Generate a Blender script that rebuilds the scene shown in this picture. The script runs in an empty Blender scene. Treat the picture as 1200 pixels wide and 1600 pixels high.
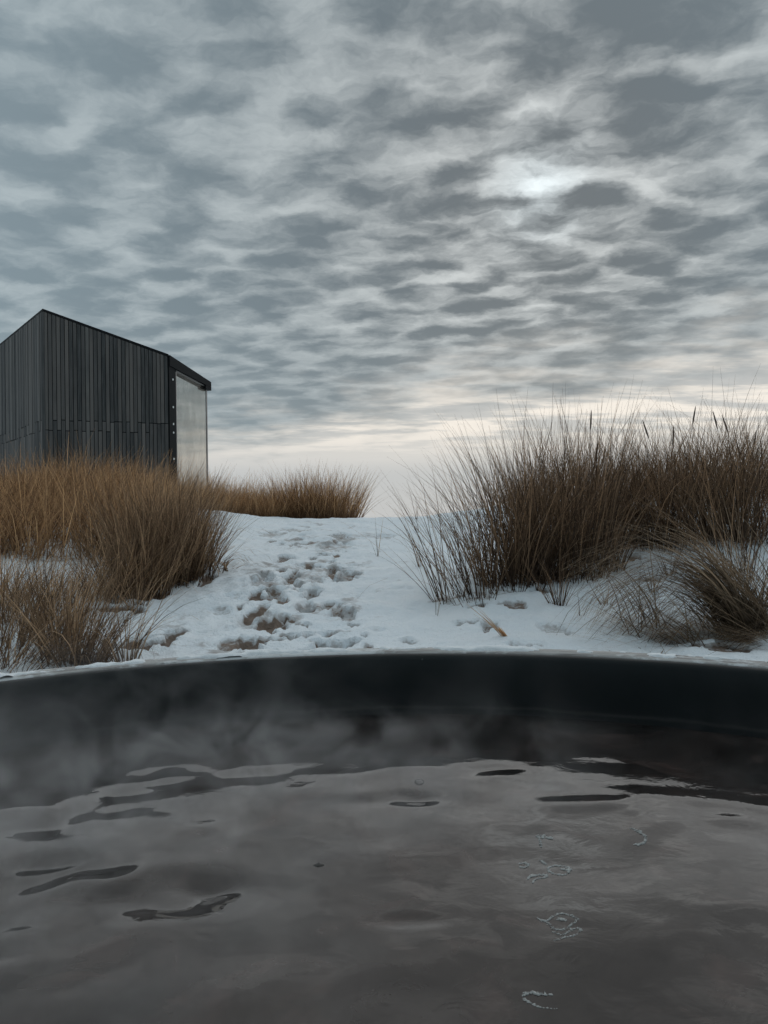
import bpy, math, random
import numpy as np
from mathutils import Vector, Matrix

S = bpy.context.scene
COL = S.collection
EYE = 0.40                      # camera height above the bath water (water = z 0)

# ------------------------------------------------------------------ camera
F_PX, PITCH, ROLL = 1200.0, math.radians(0.57), math.radians(-0.9)
cam = bpy.data.objects.new('camera', bpy.data.cameras.new('camera'))
COL.objects.link(cam)
cam.data.sensor_fit = 'VERTICAL'
cam.data.sensor_height = 32.0
cam.data.lens = 32.0 * F_PX / 1600.0
cam.data.clip_start = 0.02
cam.data.clip_end = 9000
cam.matrix_world = (Matrix.Translation((0, 0, EYE)) @ Matrix.Rotation(math.pi/2 + PITCH, 4, 'X')
                    @ Matrix.Rotation(ROLL, 4, 'Z'))
S.camera = cam

# ------------------------------------------------------------------ light
SUN_EL, SUN_AZ = math.radians(22.6), math.radians(12.0)      # azimuth clockwise from +Y
sd = Vector((math.sin(SUN_AZ)*math.cos(SUN_EL), math.cos(SUN_AZ)*math.cos(SUN_EL), math.sin(SUN_EL)))
sun = bpy.data.objects.new('sun', bpy.data.lights.new('sun', 'SUN'))
COL.objects.link(sun)
sun.data.energy = 1.15
sun.data.angle = math.radians(120)
sun.data.color = (1.0, 0.98, 0.955)
sun.rotation_euler = (-sd).to_track_quat('-Z', 'Y').to_euler()
sun.location = (3, 10, 8)

S.view_settings.view_transform = 'Standard'
S.view_settings.look = 'None'
S.view_settings.exposure = 0.14
S.view_settings.gamma = 1.0
S.view_settings.use_curve_mapping = False
S.render.engine = 'CYCLES'
S.cycles.use_denoising = True
S.cycles.use_adaptive_sampling = True
S.cycles.adaptive_threshold = 0.025
S.cycles.max_bounces = 6
S.cycles.diffuse_bounces = 2
S.cycles.glossy_bounces = 4
S.cycles.transparent_max_bounces = 12
S.cycles.volume_bounces = 0
S.cycles.volume_step_rate = 2.0
S.cycles.volume_max_steps = 24
S.cycles.caustics_reflective = False
S.cycles.caustics_refractive = False


# ------------------------------------------------------------------ node helper
class NT:
    def __init__(self, tree, clear=True):
        self.t = tree
        if clear:
            tree.nodes.clear()

    def n(self, typ, _props=None, **ins):
        nd = self.t.nodes.new(typ)
        for k, v in (_props or {}).items():
            setattr(nd, k, v)
        for k, v in ins.items():
            key = int(k[1:]) if (k[0] == 'i' and k[1:].isdigit()) else k.replace('_', ' ')
            self.set(nd.inputs[key], v)
        return nd

    def set(self, sock, v):
        if isinstance(v, bpy.types.NodeSocket):
            self.t.links.new(v, sock)
        elif v is not None:
            if isinstance(v, (tuple, list)) and sock.type == 'RGBA' and len(v) == 3:
                v = (*v, 1)
            sock.default_value = v

    def m(self, op, a, b=None, c=None, clamp=False):
        nd = self.t.nodes.new('ShaderNodeMath')
        nd.operation = op
        nd.use_clamp = clamp
        for i, v in enumerate((a, b, c)):
            if v is not None:
                self.set(nd.inputs[i], v)
        return nd.outputs[0]

    def vm(self, op, a, b=None):
        nd = self.t.nodes.new('ShaderNodeVectorMath')
        nd.operation = op
        self.set(nd.inputs[0], a)
        if b is not None:
            if op == 'SCALE':
                self.set(nd.inputs['Scale'], b)
            else:
                self.set(nd.inputs[1], b)
        return nd.outputs['Value'] if op in ('DOT_PRODUCT', 'LENGTH') else nd.outputs['Vector']

    def noise(self, vec, scale, detail=4, rough=0.5, dist=0.0, dims='3D', lac=2.0):
        nd = self.n('ShaderNodeTexNoise', {'noise_dimensions': dims}, Vector=vec, Scale=scale, Detail=detail,
                    Roughness=rough, Distortion=dist, Lacunarity=lac)
        return nd.outputs['Fac']

    def sm(self, v, a, b, lo=0.0, hi=1.0):
        nd = self.n('ShaderNodeMapRange', {'interpolation_type': 'SMOOTHSTEP'}, i0=v, i1=a, i2=b, i3=lo, i4=hi)
        return nd.outputs[0]

    def lin(self, v, a, b, lo=0.0, hi=1.0):
        return self.n('ShaderNodeMapRange', None, i0=v, i1=a, i2=b, i3=lo, i4=hi).outputs[0]

    def mix(self, f, a, b, blend='MIX'):
        nd = self.t.nodes.new('ShaderNodeMix')
        nd.data_type = 'RGBA'
        nd.blend_type = blend
        nd.clamp_factor = True
        self.set(nd.inputs[0], f)
        self.set(nd.inputs[6], a)
        self.set(nd.inputs[7], b)
        return nd.outputs[2]

    def sep(self, v):
        o = self.n('ShaderNodeSeparateXYZ', None, Vector=v).outputs
        return o[0], o[1], o[2]

    def comb(self, x, y, z):
        return self.n('ShaderNodeCombineXYZ', None, X=x, Y=y, Z=z).outputs[0]


# ------------------------------------------------------------------ world: thin sun behind an altocumulus deck
W = bpy.data.worlds.new('World')
S.world = W
W.use_nodes = True
w = NT(W.node_tree)
d = w.n('ShaderNodeTexCoord').outputs['Generated']
dx, dy, dz = w.sep(d)
zc = w.m('ADD', w.m('MAXIMUM', dz, 0.0), 0.10)            # 0.10 stands for the curve of the deck
px = w.m('DIVIDE', dx, zc)
py = w.m('DIVIDE', dy, zc)
P = w.comb(px, py, 0.0)                                   # where the view ray meets the cloud deck
warp = w.n('ShaderNodeTexNoise', {'noise_dimensions': '2D'}, Vector=P, Scale=6.0, Detail=4, Roughness=0.6).outputs['Color']
Pw = w.vm('ADD', P, w.vm('SCALE', w.vm('SUBTRACT', warp, (0.5, 0.5, 0.5)), 0.12))
Pw = w.vm('ADD', Pw, (6.1, 12.4, 0))
Pr = w.vm('MULTIPLY', w.n('ShaderNodeVectorRotate', {'rotation_type': 'Z_AXIS'}, Vector=Pw, Angle=0.2).outputs[0], (0.80, 1.12, 1))
cell = w.n('ShaderNodeTexVoronoi', {'feature': 'SMOOTH_F1', 'voronoi_dimensions': '2D'},
           Vector=Pr, Scale=6.0, Smoothness=0.45, Randomness=1.0).outputs['Distance']
n1 = w.noise(Pr, 6.0, 6, 0.58, 0.0, '2D')
n2 = w.noise(P, 1.7, 2, 0.5, 0.0, '2D')
puff = w.sm(cell, 0.12, 0.62)                                     # cloudlet bellies to the thin places between them
g = w.m('ADD', w.m('MULTIPLY', w.m('SUBTRACT', puff, 0.4), 0.55), w.m('MULTIPLY', w.m('SUBTRACT', n1, 0.5), 2.0))
g = w.m('ADD', g, w.m('ADD', w.m('MULTIPLY', w.m('SUBTRACT', n2, 0.5), 0.75), -0.10))
sunc = w.m('MAXIMUM', w.vm('DOT_PRODUCT', w.vm('NORMALIZE', d), tuple(sd)), 0.0)
g = w.m('ADD', g, w.m('MULTIPLY', w.m('POWER', sunc, 400.0), 0.15))   # the sun is seen where the deck is thin
g = w.sm(g, -0.50, 0.90)
g = w.m('ADD', w.m('MULTIPLY', w.m('SUBTRACT', g, 0.34), w.sm(dz, 0.08, 0.30, 0.55, 1.0)), 0.34)
cs = w.vm('DOT_PRODUCT', w.vm('NORMALIZE', d), tuple(sd))
cs = w.m('MAXIMUM', cs, 0.0)
glow = w.m('POWER', cs, 7.0)
glow2 = w.m('POWER', cs, 60.0)
glow3 = w.m('POWER', cs, 700.0)
belly = w.mix(glow, (0.222, 0.288, 0.325), (0.118, 0.143, 0.160))     # thick cloud, darker where seen against the light
thin = w.mix(glow, (0.37, 0.44, 0.47), (0.46, 0.495, 0.50))
thin = w.mix(w.m('MULTIPLY', glow2, 0.9), thin, (0.64, 0.67, 0.67))
thin = w.mix(w.m('MULTIPLY', glow3, 0.95), thin, (0.88, 0.97, 1.0))
deck = w.mix(g, belly, thin)
# the deck ends far out; below it pale hazy air
edge = w.m('ADD', w.m('ADD', py, w.m('MULTIPLY', px, 0.66)), w.m('MULTIPLY', w.m('SUBTRACT', w.noise(P, 1.8, 4, 0.55, 0.0, '2D'), 0.5), 2.2))
e = w.sm(edge, 3.2, 5.0)
haze_c = w.mix(w.sm(dz, 0.05, 0.125), (0.475, 0.490, 0.495), (0.82, 0.765, 0.69))
streak = w.noise(w.vm('MULTIPLY', P, (0.4, 1.0, 1.0)), 3.6, 5, 0.6, 0.0, '2D')
haze_c = w.mix(w.m('MULTIPLY', w.sm(streak, 0.40, 0.62), w.sm(dz, 0.07, 0.12, 0.0, 0.7)), haze_c, (0.36, 0.39, 0.405))
cloud = w.mix(e, deck, haze_c)
cloud = w.mix(w.sm(dz, 0.0, 0.085, 1.0, 0.0), cloud, (0.465, 0.482, 0.49))
cloud10 = w.vm('SCALE', cloud, 10.0)
sky = w.n('ShaderNodeTexSky', {'sky_type': 'NISHITA', 'sun_disc': False, 'sun_elevation': SUN_EL,
                               'sun_rotation': SUN_AZ, 'air_density': 1.0, 'dust_density': 1.0}).outputs[0]
final = w.mix(0.985, sky, cloud10)
bg = w.n('ShaderNodeBackground', None, Color=final, Strength=0.1)
out = w.n('ShaderNodeOutputWorld', None, Surface=bg.outputs[0])
W.cycles.sampling_method = 'MANUAL'
W.cycles.sample_map_resolution = 1024


# ------------------------------------------------------------------ generic helpers
rng = np.random.default_rng(7)


def tag(o, label=None, cat=None, group=None, kind=None):
    if label: o['label'] = label
    if cat: o['category'] = cat
    if group: o['group'] = group
    if kind: o['kind'] = kind
    return o


def mesh_obj(name, verts, faces, mat, parent=None, smooth=False):
    me = bpy.data.meshes.new(name)
    me.from_pydata([tuple(v) for v in verts], [], [tuple(f) for f in faces])
    me.materials.append(mat)
    if smooth:
        me.shade_smooth()
    me.update()
    o = bpy.data.objects.new(name, me)
    COL.objects.link(o)
    if parent is not None:
        o.parent = parent
    return o


def np_mesh(name, V, Q, mat, smooth=True, attrs=None, link=True):
    """V (n,3), Q (m,4) quads -> object, fast"""
    me = bpy.data.meshes.new(name)
    me.vertices.add(len(V))
    me.vertices.foreach_set('co', np.ascontiguousarray(V, dtype=np.float32).ravel())
    k = Q.shape[1]
    me.loops.add(Q.size)
    me.loops.foreach_set('vertex_index', np.ascontiguousarray(Q, dtype=np.int32).ravel())
    me.polygons.add(len(Q))
    me.polygons.foreach_set('loop_start', np.arange(0, Q.size, k, dtype=np.int32))
    me.update(calc_edges=True)
    me.validate()
    if smooth:
        me.polygons.foreach_set('use_smooth', np.ones(len(me.polygons), dtype=bool))
    for an, a in (attrs or {}).items():
        at = me.attributes.new(an, 'FLOAT', 'POINT')
        at.data.foreach_set('value', np.ascontiguousarray(a, dtype=np.float32).ravel())
    me.materials.append(mat)
    o = bpy.data.objects.new(name, me)
    COL.objects.link(o)
    return o


def new_mat(name):
    m = bpy.data.materials.new(name)
    m.use_nodes = True
    return m, NT(m.node_tree)


def grid_quads(nx, ny):
    i, j = np.meshgrid(np.arange(nx-1), np.arange(ny-1))
    a = (j*nx + i).ravel()
    return np.stack([a, a+1, a+nx+1, a+nx], 1)


def _hash(ix, iy, seed):
    h = (ix*374761393 + iy*668265263 + seed*1442695041) & 0xffffffff
    h = ((h ^ (h >> 13))*1274126177) & 0xffffffff
    return ((h ^ (h >> 16)) & 0xffff)/65535.0


def vnoise(x, y, seed=0):
    ix, iy = np.floor(x).astype(np.int64), np.floor(y).astype(np.int64)
    fx, fy = x-ix, y-iy
    ux, uy = fx*fx*fx*(fx*(fx*6-15)+10), fy*fy*fy*(fy*(fy*6-15)+10)
    a, b = _hash(ix, iy, seed), _hash(ix+1, iy, seed)
    c, dd = _hash(ix, iy+1, seed), _hash(ix+1, iy+1, seed)
    return (a+(b-a)*ux)*(1-uy) + (c+(dd-c)*ux)*uy - 0.5


def fbm(x, y, oct=4, seed=0, gain=0.5):
    r, a = 0, 1.0
    for k in range(oct):
        r = r + a*vnoise(x*2**k + 17.3*k, y*2**k - 9.1*k, seed+k)
        a *= gain
    return r


def sstep(a, b, x):
    t = np.clip((x-a)/(b-a), 0, 1)
    return t*t*(3-2*t)


# ------------------------------------------------------------------ terrain shape
TUB_C = (0.0, 0.41)
TUB_R = 1.19


def base_h(x, y):
    x = np.asarray(x, float); y = np.asarray(y, float)
    s = np.clip((y-2.7)/(8.9-2.7), 0, 1)
    z = -0.56 + 0.585*(0.7*s + 0.3*s*s*(3-2*s))
    z = z - 2.8*(1-np.exp(-(np.maximum(y-9.0, 0)/13.0)**2))
    fade = np.exp(-(np.maximum(y-9.5, 0)/16.0)**2)*np.exp(-(np.maximum(np.abs(x)-9, 0)/14)**2)
    z = z + fade*(0.30*sstep(0.1, 3.2, x)*sstep(3.3, 6.2, y) + 0.20*sstep(-1.0, -3.2, x)*sstep(3.1, 5.6, y))
    z = z + fade*0.035*fbm(x*0.9, y*0.9, 3, 3) + 0.012*fade*fbm(x*3.1, y*3.1, 2, 11)
    # far behind and beside: dunes rise again gently
    return z + EYE


def px_ray(px_, py_):
    u, v = (px_-600)/F_PX, (800-py_)/F_PX
    c, s_ = math.cos(ROLL), math.sin(ROLL)
    x, z = c*u - s_*v, s_*u + c*v
    return np.array([x, math.cos(PITCH)-z*math.sin(PITCH), math.sin(PITCH)+z*math.cos(PITCH)])


def hit(px_, py_, far=9.2):
    """ground point seen from the bath in a given direction"""
    r = px_ray(px_, py_)
    t = np.linspace(2.2, far, 1400)/r[1]
    X, Y, Z = r[0]*t, r[1]*t, EYE + r[2]*t
    below = np.nonzero(Z < base_h(X, Y))[0]
    k = below[0] if len(below) else len(t)-1
    return float(X[k]), float(Y[k])


# prints trodden into the snow: px, py, w, h (in photo pixels), turn, depth m, bare sand 0..1
PRINTS = [
    (429, 835, 50, 10, 5, .018, .35), (462, 851, 34, 11, 10, .02, .45), (445, 872, 26, 9, 8, .03, .6),
    (527, 838, 32, 11, 0, .025, .5), (525, 856, 52, 15, 4, .022, .3), (407, 903, 44, 18, 18, .035, .35),
    (456, 900, 24, 17, 0, .04, .6), (460, 912, 30, 9, 0, .02, .4), (482, 888, 20, 10, 0, .035, .7),
    (520, 893, 24, 18, 15, .035, .6), (544, 899, 36, 24, 25, .035, .5), (397, 932, 30, 26, 25, .045, 1.0),
    (433, 928, 38, 24, -10, .04, .55), (485, 930, 24, 34, 15, .035, .45), (376, 953, 20, 11, 0, .03, .65),
    (404, 957, 32, 28, 0, .04, .9), (381, 972, 50, 20, 5, .025, .3), (427, 974, 64, 34, 28, .05, 1.1),
    (475, 977, 20, 10, 5, .035, .9), (477, 953, 28, 12, 10, .03, .5), (512, 950, 22, 19, 0, .035, .6),
    (527, 953, 20, 18, 15, .03, .5), (545, 960, 24, 24, 0, .035, .5), (481, 992, 20, 13, 0, .035, .55),
    (392, 1012, 42, 24, 12, .045, 1.1), (442, 998, 46, 18, 8, .035, .8), (553, 977, 12, 6, 0, .025, .7),
    (517, 987, 12, 5, 0, .02, .6), (553, 1007, 32, 25, 0, .045, .6), (523, 1008, 44, 16, 12, .03, .4),
    (481, 1017, 36, 9, 0, .03, .6), (240, 1004, 86, 24, 0, .05, 1.3), (266, 1000, 34, 26, 20, .045, 1.2),
    (214, 958, 26, 14, 35, .03, .9), (640, 1002, 30, 12, 0, .03, .55), (735, 973, 60, 11, 4, .035, .5),
    (765, 976, 40, 16, 25, .04, .55), (862, 982, 44, 15, 8, .025, .35), (815, 1008, 60, 16, 5, .025, .35),
    (905, 990, 34, 12, 10, .02, .3), (345, 955, 40, 10, 15, .018, .3), (310, 892, 40, 8, 22, .018, .3),
    (600, 838, 50, 7, 6, .018, .25), (365, 930, 40, 8, 15, .015, .25), (500, 1003, 24, 10, 0, .025, .4),
    (648, 950, 30, 6, 0, .012, .15), (1010, 905, 34, 9, 0, .02, .5), (990, 870, 40, 9, 0, .03, .6),
    (1090, 860, 40, 10, 0, .03, .6), (850, 925, 40, 12, 10, .03, .55), (800, 945, 44, 10, 0, .03, .6),
    (745, 950, 34, 8, 0, .03, .6), (325, 905, 26, 18, 30, .03, .7), (1130, 935, 50, 14, 0, .02, .4),
    (1110, 1012, 90, 20, 0, .02, .6), (130, 1030, 60, 16, 0, .02, .6), (235, 930, 60, 12, 15, .02, .6),
    (175, 950, 60, 12, 15, .02, .7), (290, 905, 50, 12, 20, .02, .7), (60, 985, 60, 12, 0, .02, .6),
    (468, 828, 60, 7, 0, .015, .35), (505, 866, 20, 8, 0, .02, .4), (493, 906, 18, 8, 0, .02, .4),
    (560, 930, 16, 7, 0, .012, .2), (590, 985, 20, 8, 0, .012, .2), (630, 920, 30, 6, 10, .01, .1),
]


_pr = np.random.default_rng(77)
for _k in range(64):
    _v = _pr.uniform(0, 1)
    _py = 824 + 196*_v**0.9
    _px = 482 - 50*_v + _pr.normal(0, 26+34*_v)
    _w = _pr.uniform(8, 17)*(1+.9*_v)
    PRINTS.append((_px, _py, _w, _w*_pr.uniform(.35, .75)*(.5+.5*_v), _pr.uniform(-20, 30), _pr.uniform(.012, .03), _pr.choice([.15, .3, .45, .6])))


def terrain():
    def axis(segs):
        out = []
        for a, b, st in segs:
            out.append(np.arange(a, b, st))
        return np.unique(np.round(np.concatenate(out), 5))
    geo = lambda a, b, n: np.geomspace(a, b, n)
    xs = np.concatenate([-geo(7, 5000, 26)[::-1], np.arange(-6.8, -2.6, .12), np.arange(-2.6, 3.0, .0135),
                         np.arange(3.0, 6.9, .12), geo(7, 5000, 26)])
    ys = np.concatenate([-geo(3, 5000, 22)[::-1], np.arange(-2.9, 2.4, .10), np.arange(2.4, 6.0, .021),
                         np.arange(6.0, 10.0, .03), np.arange(10.0, 16, .25), geo(16.2, 6000, 34)])
    X, Y = np.meshgrid(xs, ys)
    Z = base_h(X, Y)
    sand = np.zeros_like(Z)
    near = np.exp(-(np.maximum(np.hypot(X, Y-5.5)-5, 0)/3)**2)
    wob = fbm(X*9, Y*9, 3, 21)
    wob2 = fbm(X*26, Y*20, 2, 33)
    for (a, b, wd, hh, turn, dep, sd_) in PRINTS:
        cx, cy = hit(a, b)
        _, y0 = hit(a, b+hh/2); _, y1 = hit(a, b-hh/2)
        hw = max(0.03, wd/2*cy/F_PX)
        hl = float(np.clip((y1-y0)/2, 0.035, 0.42))
        reach = 2.3*max(hw, hl)
        ii = np.nonzero((xs > cx-reach) & (xs < cx+reach))[0]
        jj = np.nonzero((ys > cy-reach) & (ys < cy+reach))[0]
        if not len(ii) or not len(jj):
            continue
        sl = (slice(jj[0], jj[-1]+1), slice(ii[0], ii[-1]+1))
        gx, gy = X[sl]-cx, Y[sl]-cy
        k = math.tan(math.radians(turn))*hw/max(hl, .05)*0.0
        c_, s_ = math.cos(math.radians(-turn)), math.sin(math.radians(-turn))
        gx2, gy2 = gx/hw*c_ - gy/hl*s_, gx/hw*s_ + gy/hl*c_
        r = np.sqrt(gx2**2+gy2**2) + 0.85*wob[sl] + 0.55*wob2[sl]
        inside = sstep(1.0, 0.72, r)
        lip = np.exp(-((r-1.12)/0.16)**2)
        dep *= 0.85
        Z[sl] -= dep*inside*(1+0.7*wob2[sl]) - dep*0.22*lip
        sand[sl] = np.maximum(sand[sl], sd_*inside)
    # wind crust and trampled roughness
    path = np.exp(-((X-(-0.62+0.02*(Y-4)))/0.55)**2)*sstep(2.4, 3.0, Y)*sstep(9.5, 7.5, Y)
    Z += near*(0.012*fbm(X*7, Y*5, 3, 41) + 0.006*wob2)
    Z += near*path*(0.020*fbm(X*5.5, Y*4.2, 3, 51) + 0.016*fbm(X*15, Y*9, 3, 52))
    Z += near*0.010*np.abs(fbm(X*3.3+0.8*Y, Y*2.2, 3, 61))
    Z += near*sstep(-.1, .6, X)*sstep(6.0, 4.0, Y)*(0.016*np.abs(fbm(X*11, Y*7, 3, 81)) + 0.02*fbm(X*4, Y*3, 2, 82))
    # sunken seat for the tub
    rt = np.hypot(X-TUB_C[0], Y-TUB_C[1])
    Z = np.where(rt < TUB_R+0.02, -0.95, Z)
    tread = near*path*np.clip(fbm(X*6, Y*5, 4, 71)*1.1+0.05, 0, 1)
    sand = np.maximum(sand, 0.8*tread)
    V = np.stack([X.ravel(), Y.ravel(), Z.ravel()], 1)
    return V, grid_quads(len(xs), len(ys)), sand.ravel()


m_snow, t = new_mat('snow_over_sand')
geo_ = t.n('ShaderNodeNewGeometry')
pos = geo_.outputs['Position']
sand_a = t.n('ShaderNodeAttribute', {'attribute_name': 'sand'}).outputs['Fac']
na = t.noise(pos, 16, 5, 0.6)
nb = t.noise(pos, 70, 3, 0.6)
nc = t.noise(pos, 3.0, 4, 0.55)
litter_a = t.n('ShaderNodeAttribute', {'attribute_name': 'litter'}).outputs['Fac']
sv = t.m('ADD', sand_a, t.m('ADD', t.m('MULTIPLY', t.m('SUBTRACT', na, 0.5), 0.9), t.m('MULTIPLY', t.m('SUBTRACT', nb, 0.5), 0.35)))
wet = t.sm(sv, 0.12, 0.45)
bare = t.sm(sv, 0.47, 0.63)
lit = t.sm(t.m('ADD', litter_a, t.m('MULTIPLY', t.m('SUBTRACT', na, 0.5), 1.4)), 0.40, 0.72)
snow_c = t.mix(t.sm(nc, 0.3, 0.7), (0.80, 0.855, 0.90), (0.87, 0.905, 0.935))
wet_c = t.mix(nb, (0.30, 0.29, 0.285), (0.46, 0.44, 0.43))
sand_c = t.mix(na, (0.135, 0.094, 0.070), (0.27, 0.195, 0.148))
lit_c = t.mix(nb, (0.10, 0.068, 0.046), (0.24, 0.18, 0.13))
c = t.mix(t.m('MULTIPLY', wet, 0.85), snow_c, wet_c)
c = t.mix(t.m('MULTIPLY', lit, 0.8), c, lit_c)
c = t.mix(t.m('MULTIPLY', bare, 0.95), c, sand_c)
fleck = t.sm(t.noise(pos, 120, 2, 0.5), 0.70, 0.74)
c = t.mix(t.m('MULTIPLY', fleck, t.sm(nc, 0.45, 0.62)), c, (0.20, 0.15, 0.11))
hgt = t.m('ADD', t.m('MULTIPLY', na, 0.6), t.m('MULTIPLY', nb, 0.35))
bmp = t.n('ShaderNodeBump', None, Strength=0.95, Distance=0.03, Height=hgt)
rough = t.lin(bare, 0, 1, 0.55, 0.85)
bs = t.n('ShaderNodeBsdfPrincipled', None, Base_Color=c, Roughness=rough, Normal=bmp.outputs[0])
bs.inputs['Specular IOR Level'].default_value = 0.25
t.n('ShaderNodeOutputMaterial', None, Surface=bs.outputs[0])

GV, GQ, GS = terrain()
NEAR = np.nonzero((np.abs(GV[:, 0]) < 6) & (GV[:, 1] > 2.3) & (GV[:, 1] < 9.6))[0]
LITTER = np.zeros(len(GV))          # filled where grass stands, before the ground is linked


# ------------------------------------------------------------------ hot tub
def lathe(name, prof, mat, parent, seg=220, closed=False):
    pr = np.array(prof)
    a = np.linspace(0, 2*math.pi, seg, endpoint=False)
    V = np.stack([np.outer(np.cos(a), pr[:, 0]), np.outer(np.sin(a), pr[:, 0]),
                  np.tile(pr[:, 1], (seg, 1))], 2).reshape(-1, 3)
    k = len(pr)
    Q = []
    for i in range(seg):
        j = (i+1) % seg
        for q in range(k-1 if not closed else k):
            q2 = (q+1) % k
            Q.append((i*k+q, j*k+q, j*k+q2, i*k+q2))
    o = np_mesh(name, V, np.array(Q), mat, True)
    o.parent = parent
    return o


m_liner, t = new_mat('dark_liner')
pos = t.n('ShaderNodeTexCoord').outputs['Object']
sm_ = t.noise(pos, 7, 5, 0.6)
dr = t.noise(t.vm('MULTIPLY', pos, (9, 9, 1.2)), 2.0, 5, 0.65)
c = t.mix(t.sm(sm_, 0.3, 0.75), (0.006, 0.009, 0.010), (0.012, 0.016, 0.017))
c = t.mix(t.sm(dr, 0.62, 0.78), c, (0.030, 0.033, 0.034))
lx, ly, lz = t.sep(pos)
mark = t.m('MULTIPLY', t.sm(t.m('ABSOLUTE', t.m('SUBTRACT', lz, t.lin(sm_, 0.3, 0.7, 0.909, 0.917))), 0.0, 0.006, 1.0, 0.0), 0.6)
c = t.mix(mark, c, (0.045, 0.045, 0.043))
dots = t.sm(t.noise(pos, 55, 1, 0.5), 0.79, 0.82)
c = t.mix(t.m('MULTIPLY', dots, 0.5), c, (0.16, 0.17, 0.17))
rg = t.lin(sm_, 0.2, 0.8, 0.38, 0.6)
bs = t.n('ShaderNodeBsdfPrincipled', None, Base_Color=c, Roughness=rg)
bs.inputs['Specular IOR Level'].default_value = 0.16
t.n('ShaderNodeOutputMaterial', None, Surface=bs.outputs[0])

m_rim, t = new_mat('weathered_rim')
pos = t.n('ShaderNodeTexCoord').outputs['Object']
x_, y_, z_ = t.sep(pos)
ang = t.m('ARCTAN2', y_, x_)
rad = t.m('SQRT', t.m('ADD', t.m('MULTIPLY', x_, x_), t.m('MULTIPLY', y_, y_)))
uv = t.comb(t.m('MULTIPLY', ang, 1.2), t.m('MULTIPLY', rad, 16.0), z_)
st = t.noise(uv, 5.0, 6, 0.65, 0.4)
sp = t.noise(pos, 38, 4, 0.6)
big = t.noise(pos, 2.6, 3, 0.5)
c = t.mix(t.sm(st, 0.35, 0.68), (0.20, 0.185, 0.175), (0.48, 0.465, 0.45))
frost = t.sm(t.m('ADD', sp, t.m('MULTIPLY', t.m('SUBTRACT', big, 0.5), 1.3)), 0.40, 0.66)
c = t.mix(t.m('MULTIPLY', frost, 0.85), c, (0.66, 0.68, 0.69))
crack = t.sm(t.noise(uv, 9.0, 3, 0.6, 1.5), 0.655, 0.69)
c = t.mix(t.m('MULTIPLY', crack, 0.85), c, (0.03, 0.028, 0.026))
bmp = t.n('ShaderNodeBump', None, Strength=0.5, Distance=0.004, Height=t.m('ADD', st, t.m('MULTIPLY', frost, 0.7)))
bs = t.n('ShaderNodeBsdfPrincipled', None, Base_Color=c, Roughness=0.72, Normal=bmp.outputs[0])
t.n('ShaderNodeOutputMaterial', None, Surface=bs.outputs[0])

tub = bpy.data.objects.new('hot_tub', None)
COL.objects.link(tub)
tub.location = (TUB_C[0], TUB_C[1], -0.9)
tag(tub, 'round dark hot tub with steaming water and a pale frosted rim', 'hot tub')
RZ = 1.018   # rim top above tub base (0.118 over the water)
lip = [(TUB_R+0.002-0.0, RZ-0.055)]
prof = [(0.0, 0.02), (0.9, 0.02), (1.08, 0.05), (1.145, 0.13), (1.16, 0.5), (1.176, 0.9), (1.183, RZ-0.05),
        (1.186, RZ-0.030), (1.191, RZ-0.012), (1.198, RZ-0.003), (1.207, RZ), (1.216, RZ-0.003), (1.219, RZ-0.008)]
liner = lathe('liner', prof, m_liner, tub)
rimp = [(1.2195, RZ-0.02), (1.2200, RZ-0.003), (1.2235, RZ+0.001), (1.270, RZ+0.002), (1.277, RZ-0.001), (1.279, RZ-0.007),
        (1.279, RZ-0.05), (1.2195, RZ-0.05)]
lathe('rim', rimp, m_rim, tub, closed=True)

m_frost, t = new_mat('frost_crust')
pos = t.n('ShaderNodeTexCoord').outputs['Object']
fn = t.noise(pos, 90, 4, 0.6)
bs = t.n('ShaderNodeBsdfPrincipled', None, Base_Color=t.mix(fn, (0.62, 0.65, 0.67), (0.84, 0.87, 0.89)), Roughness=0.6,
         Normal=t.n('ShaderNodeBump', None, Strength=0.6, Distance=0.004, Height=fn).outputs[0])
t.n('ShaderNodeOutputMaterial', None, Surface=bs.outputs[0])
NA, NR = 1500, 9
an, rr_ = np.meshgrid(np.linspace(0, 2*math.pi, NA, endpoint=False), np.linspace(1.224, 1.277, NR), indexing='ij')
fx, fy = rr_*np.cos(an), rr_*np.sin(an)
hf = fbm(fx*5, fy*5, 2, 141)*1.2 + fbm(fx*22, fy*22, 3, 142)*.9 + .12 - 2.2*np.abs((rr_-1.254)/.053)**2
zf = RZ + .0015 + np.where(hf > 0, .012*np.abs(hf)**.8, -.012)
qf = np.array([(i*NR+j, ((i+1) % NA)*NR+j, ((i+1) % NA)*NR+j+1, i*NR+j+1) for i in range(NA) for j in range(NR-1)])
fo_ = np_mesh('frost_crust', np.stack([fx.ravel(), fy.ravel(), zf.ravel()], 1), qf, m_frost, True)
fo_.parent = tub
m_stave, t = new_mat('grey_stave_wood')
pos = t.n('ShaderNodeTexCoord').outputs['Object']
rnd = t.n('ShaderNodeObjectInfo').outputs['Random']
gr = t.noise(t.vm('MULTIPLY', pos, (1, 1, 0.08)), 60, 5, 0.6)
c = t.mix(gr, (0.09, 0.075, 0.062), (0.21, 0.18, 0.155))
bs = t.n('ShaderNodeBsdfPrincipled', None, Base_Color=c, Roughness=0.8)
t.n('ShaderNodeOutputMaterial', None, Surface=bs.outputs[0])
jac = lathe('jacket', [(1.2185, 0.0), (1.2185, RZ-0.052)], m_stave, tub)
NST = 72
me_st = None
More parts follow.
